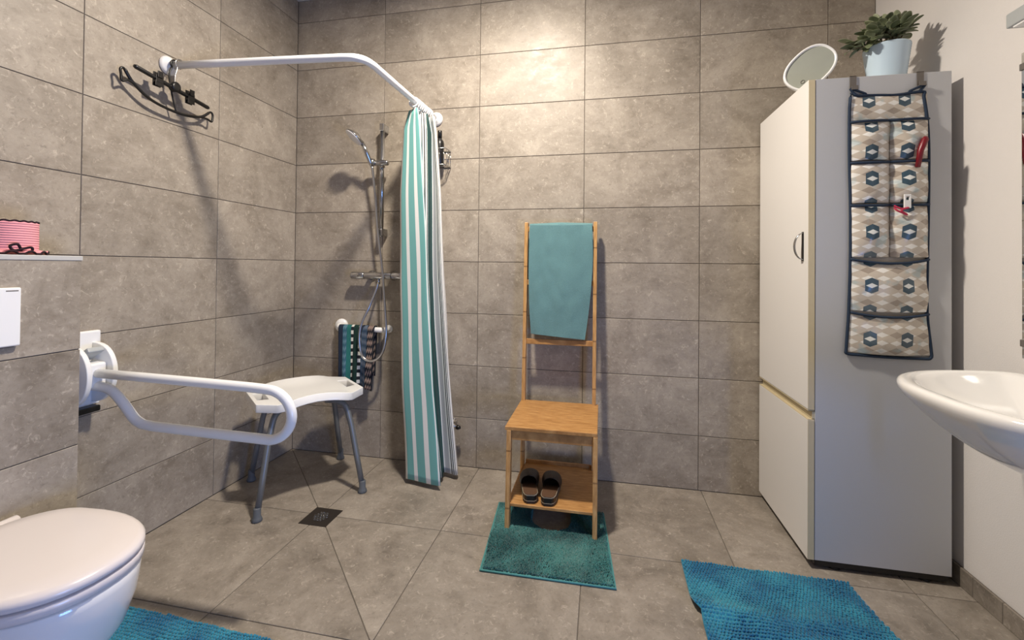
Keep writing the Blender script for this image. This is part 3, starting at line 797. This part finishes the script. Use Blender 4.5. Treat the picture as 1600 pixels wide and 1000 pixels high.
def shower_rail():
    t = thing('shower_rail', (.62, 0, 1.35), 'chrome shower riser rail with slider on the tiled wall', 'shower rail')
    xr, yr = .618, -.058
    MB().lathe([(.0135, 1.325), (.0135, 1.99)], (xr, yr, 0), 18).build('bar', 'chrome', t, True)
    for z in (1.972, 1.352):
        MB().box((xr - .013, yr - .014, z - .022), (xr + .013, -.0005, z + .022)).build('bracket', 'chrome', t, False, .004)
    s = MB().lathe([(.014, -.052), (.016, -.050), (.016, .050), (.014, .052)], (xr + .0, yr - .026, 1.756), 20, 'x'); s.build('slider', 'chrome', t, True)
    MB().lathe([(.018, -.022), (.018, .022)], (xr, yr, 1.756), 18).build('slider_clamp', 'chrome', t, True)
    MB().lathe([(.013, -.02), (.017, .02)], (xr - .043, yr - .040, 1.757), 18).build('handset_holder', 'chrome', t, True)
    h = thing('hand_shower', (.575, -.10, 1.75), 'chrome hand shower with white round face on the riser rail', 'hand shower')
    p0, p1 = vec((.577, -.100, 1.735)), vec((.550, -.158, 1.852))
    MB().tube([p0, p0.lerp(p1, .15), p0.lerp(p1, .6), p1], [.010, .0125, .0135, .012], 14).build('handle', 'chrome', h, True)
    c = vec((.516, -.196, 1.880)); n = vec((-.52, -.40, -.75)).normalized(); a = n.orthogonal().normalized(); b = n.cross(a)
    def rg(r, d): return [c + n * d + a * (r * math.cos(q)) + b * (r * math.sin(q)) for q in [2 * PI * k / 32 for k in range(32)]]
    MB().loft([rg(.015, -.030), rg(.035, -.020), rg(.054, -.006), rg(.056, .002)], True, False, True).build('head', 'chrome', h, True)
    MB().loft([rg(.0555, .001), rg(.053, .006), rg(.049, .0075)], True, False, True).build('spray_face', 'white', h, True)
    MB().tube([p1, p1.lerp(c, .5) + vec((0, 0, .006)), c - n * .018], [.012, .013, .017], 12).build('neck', 'chrome', h, True)
    hs = [(.577, -.100, 1.735), (.590, -.088, 1.587), (.609, -.085, 1.361), (.641, -.085, 1.137), (.672, -.105, .914), (.688, -.118, .766), (.667, -.122, .654), (.607, -.122, .606), (.545, -.122, .629), (.523, -.122, .722), (.533, -.118, .816), (.571, -.104, .911), (.596, -.072, 1.006), (.607, -.062, 1.066)]
    tag(MB().tube(spline(hs, 8), .0072, 12).build('shower_hose', 'darkchrome', None, True), 'grey metal shower hose looping below the mixer', 'hose')
    m = thing('shower_mixer', (.60, 0, 1.07), 'chrome horizontal thermostat shower mixer on the tiled wall', 'mixer')
    MB().lathe([(.019, -.085), (.0205, -.083), (.0205, .083), (.019, .085)], (.605, -.062, 1.096), 24, 'x').build('body', 'chrome', m, True)
    for s_ in (-1, 1):
        MB().lathe([(.018, 0), (.0215, .003), (.0215, .080), (.017, .086)] if s_ > 0 else [(.018, 0), (.0215, -.003), (.0215, -.080), (.017, -.086)], (.605 + s_ * .088, -.062, 1.096), 24, 'x').build('knob', 'chrome', m, True)
        MB().lathe([(.030, -.0005), (.030, -.008), (.016, -.012), (.016, -.050)], (.605 + s_ * .072, 0, 1.096), 24, 'y').build('wall_union', 'chrome', m, True)
    MB().lathe([(.010, -.036), (.010, 0)], (.607, -.062, 1.082), 16).build('hose_outlet', 'chrome', m, True)
shower_rail()
def corner_items():
    b = thing('wire_basket', (.92, 0, 1.73), 'chrome wire soap basket on the wall behind the curtain', 'basket')
    x0, x1, y0, z0, z1 = .800, 1.026, -.092, 1.733, 1.826
    for z, nm in ((z1, 'rim_wire'), (z0, 'base_wire')):
        MB().tube([(x0, -.004, z), (x1, -.004, z), (x1, -.02, z), (x1, y0 + .015, z), (x1 - .015, y0, z), (x0 + .015, y0, z), (x0, y0 + .015, z)], .0028, 8, True).build(nm, 'chrome', b, True)
    for k in range(9):
        x = x0 + .012 + (x1 - x0 - .024) * k / 8
        MB().tube([(x, y0, z1), (x, y0, z0), (x, -.004, z0)], .0016, 6).build('wire', 'chrome', b, True)
    for y in (-.075, -.045, -.012):
        MB().tube([(x1, y, z1), (x1, y, z0)], .0016, 6).build('wire', 'chrome', b, True)
    bt = thing('shampoo_bottle', (.976, -.055, 1.737), 'black bottle standing in the wire basket', 'bottle')
    MB().lathe([(.022, 0), (.025, .004), (.025, .120), (.022, .138), (.012, .150), (.011, .158)], (.976, -.055, 1.737), 24).build('body', 'black', bt, True)
    MB().lathe([(.0125, .156), (.0125, .196), (.011, .199)], (.976, -.055, 1.737), 20).build('cap', 'black', bt, True)
    tp = thing('wall_tap', (1.075, 0, .25), 'small dark chrome tap low on the wall behind the curtain', 'tap')
    MB().lathe([(.022, -.0005), (.022, -.006), (.011, -.010), (.011, -.060)], (1.060, 0, .255), 18, 'y').build('body', 'chrome', tp, True)
    MB().tube([(1.045, -.060, .259), (1.075, -.062, .255), (1.098, -.063, .248)], [.010, .011, .010], 14).build('valve', 'darkchrome', tp, True)
    MB().tube([(1.098, -.063, .248), (1.114, -.064, .243), (1.116, -.064, .238)], [.0125, .0125, .008], 14).build('knob', 'black', tp, True)
corner_items()
def grab_bar():
    t = thing('grab_bar', (.49, 0, .787), 'short white grab bar under the shower mixer', 'grab bar')
    MB().lathe([(.040, -.0005), (.042, -.010), (.038, -.020), (.020, -.026)], (.338, 0, .787), 28, 'y').build('wall_flange', 'white', t, True)
    MB().lathe([(.024, -.0005), (.024, -.006), (.018, -.010)], (.648, 0, .776), 28, 'y').build('wall_flange', 'white', t, True)
    MB().tube(spline([(.338, -.010, .787), (.338, -.036, .787), (.350, -.056, .787), (.376, -.062, .786), (.49, -.062, .781), (.612, -.062, .777), (.638, -.056, .776), (.648, -.036, .776), (.648, -.010, .776)], 5), .0155, 16).build('bar', 'white', t, True)
    # patterned towel over the bar
    m = MB(); m.uv = []; nx = 26
    prof = []
    for k in range(18): prof.append((-.044, .50 + (.782 - .50) * k / 17, 0))
    for k in range(1, 8):
        a = PI * k / 8; prof.append((-.062 + .0185 * math.cos(a), .782 + .0185 * math.sin(a), 0))
    for k in range(22): prof.append((-.0815, .782 - (.782 - .448) * k / 21, 1))
    n = len(prof)
    for i, (y, z, fr_) in enumerate(prof):
        for j in range(nx + 1):
            s = j / nx; dr = max(0, (.79 - z)) / .34
            x = .362 + s * (.232 - .018 * dr) + .004 * dr
            fold = .010 * math.sin(s * 2 * PI * 3.2 + .6) * dr * (1 if fr_ else .4)
            zz = z - (.046 * (s > .5) * (s - .5) * dr if fr_ else 0) - (.010 * math.sin(s * 7) * dr if fr_ else 0)
            m.v.append((x, min(-.012, y + fold - (.006 * dr if fr_ else 0)), zz)); m.uv.append((s, z))
    for i in range(n - 1):
        for j in range(nx): a = i * (nx + 1) + j; m.f.append((a, a + 1, a + nx + 2, a + nx + 1))
    o = m.build('hand_towel', 'ptowel', None, True, 0, 0, .004)
    tag(o, 'dark patterned towel with dotted stripes draped over the grab bar', 'towel')
grab_bar()

# ------------------------------------------------------------------ shower stool
def stool():
    c = vec((.385, -.405, 0)); ang = math.radians(50.5)
    A = vec((math.cos(ang), math.sin(ang), 0)); N = vec((A.y, -A.x, 0))
    t = thing('shower_stool', (c.x, c.y, 0), 'white plastic shower stool with grey tube legs in the tiled corner', 'stool')
    def hw(s):
        a = abs(s)
        return interp([(0, .208), (.07, .214), (.135, .226), (.165, .215), (.236, .152), (.249, .142), (.256, .132)], a)[0]
    ss = [-.252, -.249, -.243, -.234, -.210, -.186, -.178, -.172, -.15, -.12, -.085, -.045, 0]; ss += [-v for v in reversed(ss[:-1])]
    tt = [-1, -.97, -.88, -.72, -.56, -.40, -.30, -.15, 0]; tt += [-v for v in reversed(tt[:-1])]
    m = MB(); nt = len(tt)
    for s in ss:
        for q in tt:
            w_ = hw(s)
            side = max(0, abs(q) - .45) / .55
            mid = max(0, 1 - (abs(s) / .17) ** 2)
            z = .487 + .024 * (side ** 1.6) * mid - .006 * (1 - side) * mid
            p = c + A * s + N * (q * w_); m.v.append((p.x, p.y, z))
    for i in range(len(ss) - 1):
        for j in range(nt - 1):
            sm = (ss[i] + ss[i + 1]) / 2; qm = (tt[j] + tt[j + 1]) / 2
            if .186 < abs(sm) < .234 and abs(qm) < .40: continue
            a = i * nt + j; m.f.append((a, a + 1, a + nt + 1, a + nt))
    o = m.build('seat', 'white', t, True)
    md = o.modifiers.new('thickness', 'SOLIDIFY'); md.thickness = .038; md.offset = 0
    md = o.modifiers.new('bevel', 'BEVEL'); md.width = .007; md.segments = 3; md.limit_method = 'ANGLE'; md.angle_limit = math.radians(50)
    feet = [(.384, -.730), (.070, -.411), (.375, -.062), (.708, -.392)]
    for k, (fx, fy) in enumerate(feet):
        f = vec((fx, fy, 0)); d = (f - c); top = c + d * .56; inn = c + d * .36
        up = c + d * .70
        leg = spline([(inn.x, inn.y, .456), (top.x, top.y, .454), (up.x, up.y, .430), ((c + d * .80).x, (c + d * .80).y, .335)], 6)
        leg += [((c + d * .90).x, (c + d * .90).y, .18), (fx, fy, .03)]
        l = MB().tube(leg, .0138, 14).build('leg', 'legmetal', t, True)
        MB().lathe([(.021, .0005), (.023, .006), (.020, .016), (.0165, .022), (.0160, .055), (.0145, .060)], (fx, fy, 0), 20).build('rubber_foot', 'rubber', l, True)
stool()
def drain():
    cx, cy, h = .643, -.638, .068
    t = thing('floor_drain', (cx, cy, 0), 'square dark metal floor drain with round grate in the shower floor', 'drain')
    m = MB()
    MB().box((cx - h, cy - h, -.003), (cx + h, cy + h, .0022)).build('frame_plate', 'bronze', t, False, .0006)
    MB().lathe([(.040, .0020), (.040, .0026)], (cx, cy, 0), 32).build('grate', 'bronze', t)
    k = 0
    for i in range(-2, 3):
        for j in range(-2, 3):
            x, y = cx + i * .0145 + (.007 if j % 2 else 0), cy + j * .0135
            if math.hypot(x - cx, y - cy) > .035: continue
            MB().lathe([(.0050, .0025), (.0050, .0030)], (x, y, 0), 12).build('grate_hole', 'hole', t)
            MB().tube([(x + .0052 * math.cos(a), y + .0052 * math.sin(a), .0032) for a in [2 * PI * q / 12 for q in range(12)]], .0010, 5, True).build('hole_rim', 'chrome', t, True)
drain()

# ------------------------------------------------------------------ bamboo towel chair with towel and slippers
def towel_chair():
    t = thing('towel_rack_chair', (1.68, -.34, 0), 'bamboo chair with ladder towel rack back standing on the teal mat', 'chair')
    sx0, sx1 = 1.479, 1.884
    MB().box((sx0, -.536, .428), (sx1, -.118, .446)).build('seat', 'bamboo', t, False, .003)
    fl_, fr_ = 1.4975, 1.8755
    for x in (fl_, fr_):
        MB().beam((x, -.548, .0062), (x + (.006 if x < 1.6 else -.006) * 0, -.520, .428), .020, .034).build('leg', 'bpost', t, False, .002)
    rl, rr = 1.492, 1.862
    def ry(z): return -.150 + .078 * (z / 1.4)
    for x, dx in ((rl, -.004), (rr, .004)):
        MB().beam((x, ry(0), .0005), (x, ry(1.398), 1.398), .019, .034).build('post', 'bpost', t, False, .002)
    for z in (1.362, 1.073, .757):
        MB().beam((rl, ry(z), z), (rr, ry(z), z), .028, .014, (0, 0, 1)).build('rung', 'bamboo', t, False, .002)
    MB().box((fl_ + .010, -.528, .386), (fr_ - .010, -.514, .428)).build('apron', 'bamboo', t, False, .0015)
    for x in (fl_, fr_):
        MB().box((x - .007, -.514, .392), (x + .007, -.135, .428)).build('apron', 'bamboo', t, False, .0015)
        MB().box((x - .007, -.535, .085), (x + .007, -.135, .106)).build('stretcher', 'bamboo', t, False, .0015)
    MB().box((fl_ + .008, -.552, .104), (fr_ - .008, -.126, .117)).build('shelf', 'bamboo', t, False, .002)
    MB().box((fl_ + .010, -.133, .104), (fr_ - .010, -.122, .134)).build('back_rail', 'bamboo', t, False, .0015)
    # teal towel folded over the top rung
    m = MB(); nx = 22; prof = []
    yc, zc = ry(1.362), 1.378
    for k in range(24): prof.append((yc + .020, .86 + (zc - .86) * k / 23, 0))
    for k in range(1, 9): prof.append((yc + .020 * math.cos(PI * k / 9), zc + .014 * math.sin(PI * k / 9), .5))
    for k in range(30): prof.append((yc - .020, zc - (zc - .800) * k / 29, 1))
    for i, (y, z, s_) in enumerate(prof):
        dr = max(0, zc - z) / .58
        for j in range(nx + 1):
            s = j / nx
            x0 = 1.512 + .018 * dr ** 3 - .003 * math.sin(dr * 3); x1 = 1.846 - .030 * dr ** 3 + .004 * math.sin(dr * 5)
            x = x0 + (x1 - x0) * s
            w_ = .010 * noise.noise(Vector((s * 3.5, z * 5, s_ * 4))) + .004 * noise.noise(Vector((s * 9, z * 12, 1.7)))
            bow = .012 * math.sin(PI * s) * dr
            m.v.append((x, y + (-(abs(w_) + bow + .022 * dr) if s_ == 1 else (-.03 * dr + .03 * dr * 0 if s_ == 0 else 0)), z - (.022 * s * dr if s_ == 1 else 0) - .006 * abs(s - .5) * 2 * (s_ == .5)))
    n = len(prof)
    for i in range(n - 1):
        for j in range(nx): a = i * (nx + 1) + j; m.f.append((a, a + 1, a + nx + 2, a + nx + 1))
    o = m.build('bath_towel', 'towel', None, True)
    md = o.modifiers.new('thickness', 'SOLIDIFY'); md.thickness = .013; md.offset = 0
    md = o.modifiers.new('bevel', 'BEVEL'); md.width = .004; md.segments = 2; md.limit_method = 'ANGLE'
    md = o.modifiers.new('smooth', 'SUBSURF'); md.levels = 1; md.render_levels = 1
    tag(o, 'teal terry towel folded over the top rung of the bamboo chair', 'towel')
towel_chair()
def slipper(base, rot, sgn, label):
    t = thing('slipper', (base[0], base[1], base[2]), label, 'slipper', 'slippers on the bamboo shelf')
    L = .262
    ca, sa = math.cos(rot), math.sin(rot)
    def W(l, a, z): # l along the shoe from heel to toe (+y), a across
        x, y = a, l; return (base[0] + x * ca - y * sa, base[1] + x * sa + y * ca, base[2] + z)
    def outline(l):
        q = l / L
        return interp([(0, .016), (.03, .026), (.10, .033), (.25, .034), (.42, .033), (.60, .040), (.75, .044), (.88, .038), (.96, .024), (1.0, .008)], q)[0]
    def cen(l): return sgn * .008 * math.sin(PI * min(1, l / L)) ** 2
    ls = [L * q for q in (0, .012, .03, .06, .10, .18, .26, .34, .42, .5, .58, .66, .74, .82, .88, .93, .965, .985, 1.0)]
    def lift(l): return .036 - .018 * min(1, max(0, (l / L - .25) / .4))
    def slab(z0, z1, k, name, mat):
        rings = []
        for l in ls:
            w_ = outline(l) * k; h = lift(l)
            rings.append([W(l, cen(l) - w_, z0 * h), W(l, cen(l) + w_, z0 * h), W(l, cen(l) + w_, z1 * h), W(l, cen(l) - w_, z1 * h)])
        MB().loft(rings, True, False, True).build(name, mat, t, False, .0015)
    slab(0.01, .30, 1.0, 'outsole', 'darkleather'); slab(.30, .38, 1.01, 'sole_line', 'solewhite'); slab(.38, .95, .98, 'midsole', 'black')
    slab(.95, 1.08, 1.02, 'footbed_edge', 'solewhite'); slab(1.08, 1.16, .94, 'footbed', 'brownfoot')
    rings = []
    for i, l in enumerate([L * q for q in (.42, .50, .60, .70, .80, .88, .94, .985)]):
        q = i / 7; w_ = outline(l) * 1.05 + .002; h = lift(l) * 1.05; H = interp([(0, .052), (.3, .054), (.6, .044), (.85, .028), (1, .010)], q)[0]
        rings.append([W(l - .020 * math.sin(a) * (1 - q), cen(l) - w_ * math.cos(a), h + H * max(0, math.sin(a)) ** .75) for a in [PI * k / 14 for k in range(15)]])
    MB().loft(rings, False).build('upper', 'darkleather', t, True, 0, 1, .003)
slipper((1.598, -.540, .1175), math.radians(9), -1, 'dark open heel slipper on the bamboo shelf next to the chair leg')
slipper((1.674, -.546, .1175), math.radians(2), 1, 'dark open heel slipper towards the middle of the bamboo shelf')

# ------------------------------------------------------------------ mats
def pile(mat_top, n, seedv, inside, hgt, rad, lean):
    rr = random.Random(seedv); m = MB(); k = 0
    while k < n:
        p = inside(rr)
        if p is None: continue
        k += 1
        x, y, z = p; a = rr.uniform(0, 2 * PI)
        lx, ly = noise.noise(Vector((x * 7, y * 7, 2))) * lean * 1.6 + rr.uniform(-lean, lean), noise.noise(Vector((x * 7, y * 7, 9))) * lean * 1.6 + rr.uniform(-lean, lean)
        h = hgt * rr.uniform(.75, 1.1); r = rad * rr.uniform(.8, 1.25)
        b = [(x + r * math.cos(a + q * 2.094), y + r * math.sin(a + q * 2.094), z) for q in range(3)]
        c = [(x + lx * .6 + r * 1.05 * math.cos(a + .5 + q * 2.094), y + ly * .6 + r * 1.05 * math.sin(a + .5 + q * 2.094), z + h * .7) for q in range(3)]
        m.add(b + c + [(x + lx, y + ly, z + h)], [(0, 1, 4, 3), (1, 2, 5, 4), (2, 0, 3, 5), (3, 4, 6), (4, 5, 6), (5, 3, 6)])
    return m
def teal_mat():
    t = thing('contour_mat', (1.68, -.6, 0), 'teal shaggy bath mat with a cut out under the bamboo chair', 'bath mat')
    P = [vec((1.416, -.352, 0)), vec((1.453, -.836, 0)), vec((1.954, -.829, 0)), vec((1.912, -.340, 0))]
    def xy(s, q): return P[0].lerp(P[3], s).lerp(P[1].lerp(P[2], s), q)
    def cut(s, q):  # u-shaped notch from the back edge
        return ((s - .515) / .185) ** 2 + (max(0, q - .20) / .19) ** 2 < 1 and q < .40
    nu, nv = 50, 48
    def surface(name, z, mat, lo, hi, solid):
        m = MB(); idx = {}
        for i in range(nv):
            for j in range(nu):
                s, q = (j + .5) / nu, (i + .5) / nv
                if cut(s, q) or not (lo <= s <= hi and lo <= q <= hi): continue
                f = []
                for a, b in ((j, i), (j + 1, i), (j + 1, i + 1), (j, i + 1)):
                    if (a, b) not in idx:
                        p = xy(a / nu, b / nv); idx[(a, b)] = len(m.v); m.v.append((p.x, p.y, z))
                    f.append(idx[(a, b)])
                m.f.append(tuple(f))
        return m.build(name, mat, t, True, 0, 0, solid)
    surface('backing', .003, 'mathem', 0, 1, .004)
    def ins(rr):
        s, q = rr.uniform(.014, .986), rr.uniform(.012, .986)
        if cut(s, q): return None
        p = xy(s, q); return (p.x, p.y, .004)
    o = pile(None, 26000, 5, ins, .013, .0017, .006).build('pile', 'tealpile', t, True); o['kind'] = 'stuff'
    edge = []
    pts = [xy(.33, 0), xy(0, 0), xy(0, 1), xy(1, 1), xy(1, 0), xy(.70, 0)]
    pts += [xy(.515 + .19 * math.cos(a), .20 + .20 * math.sin(a)) for a in [PI * k / 12 for k in range(13)]]
    MB().tube([(p.x, p.y, .0052) for p in pts], .0042, 8, True).build('hem', 'mathem', t, True)
teal_mat()
def chenille(name, corners, label, wave, seedv):
    t = thing(name, tuple(sum((vec(k) for k in corners), Vector((0, 0, 0))) / 4), label, 'bath mat', 'blue chenille bath mats')
    P = [vec(c) for c in corners]   # far-left, near-left, near-right, far-right
    L = (P[1] - P[0]).length; Wd = (P[3] - P[0]).length
    def base(s, q):
        p = P[0].lerp(P[3], s).lerp(P[1].lerp(P[2], s), q)
        z = .004
        if wave:
            qq = q * L
            d = qq - .255 - .018 * math.sin(s * 5)
            env = max(0, 1 - s * .85)
            z += .026 * env * math.exp(-(d / .040) ** 2) + .012 * max(0, 1 - abs(s - .45) * 2.2) * math.exp(-((qq - .33) / .03) ** 2)
            p = p + vec((.020 * env * (1 if d > 0 else 0) * min(1, d / .02 if d > 0 else 0), 0, 0))
        return vec((p.x, p.y, z))
    m = MB(); nu, nv = 40, 44
    for i in range(nv + 1):
        for j in range(nu + 1): m.v.append(tuple(base(j / nu, i / nv)))
    for i in range(nv):
        for j in range(nu): a = i * (nu + 1) + j; m.f.append((a, a + 1, a + nu + 2, a + nu + 1))
    m.build('backing', 'blue', t, True, 0, 0, .004)
    # rows of plump chenille loops
    rr = random.Random(seedv); m = MB(); ds = .0105; dq = .0115
    nq, ns = int(L / dq), int(Wd / ds)
    for i in range(nq):
        for j in range(ns):
            s = (j + .5 + (.5 if i % 2 else 0) + rr.uniform(-.14, .14)) / ns; q = (i + .5 + .18 * math.sin(j * .35 + i * .2) + rr.uniform(-.12, .12)) / nq
            if s > .995 or q > .995 or q < .004: continue
            c = base(s, q); rx, ry_, h = .0046 * rr.uniform(.9, 1.15), .0054 * rr.uniform(.9, 1.15), .010 * rr.uniform(.75, 1.15)
            lx = .004 * noise.noise(Vector((c.x * 9, c.y * 9, seedv))); ly = .005 * noise.noise(Vector((c.x * 9, c.y * 9, seedv + 5)))
            vs = [(c.x + rx * math.cos(a) , c.y + ry_ * math.sin(a), c.z) for a in [2 * PI * k / 6 for k in range(6)]]
            vs += [(c.x + lx + rx * .95 * math.cos(a), c.y + ly + ry_ * .95 * math.sin(a), c.z + h * .65) for a in [2 * PI * k / 6 for k in range(6)]]
            vs += [(c.x + lx * 1.2, c.y + ly * 1.2, c.z + h)]
            m.add(vs, [(k, (k + 1) % 6, 6 + (k + 1) % 6, 6 + k) for k in range(6)] + [(6 + k, 6 + (k + 1) % 6, 12) for k in range(6)])
    o = m.build('pile', 'blue', t, True); o['kind'] = 'stuff'
chenille('bath_mat', [(2.211, -.612, 0), (2.205, -1.25, 0), (2.835, -1.25, 0), (2.793, -.617, 0)], 'rumpled blue chenille bath mat in front of the cabinet', True, 11)
chenille('bath_mat', [(.353, -1.258, 0), (.48, -1.87, 0), (1.12, -1.80, 0), (.985, -1.278, 0)], 'flat blue chenille bath mat beside the toilet', False, 23)
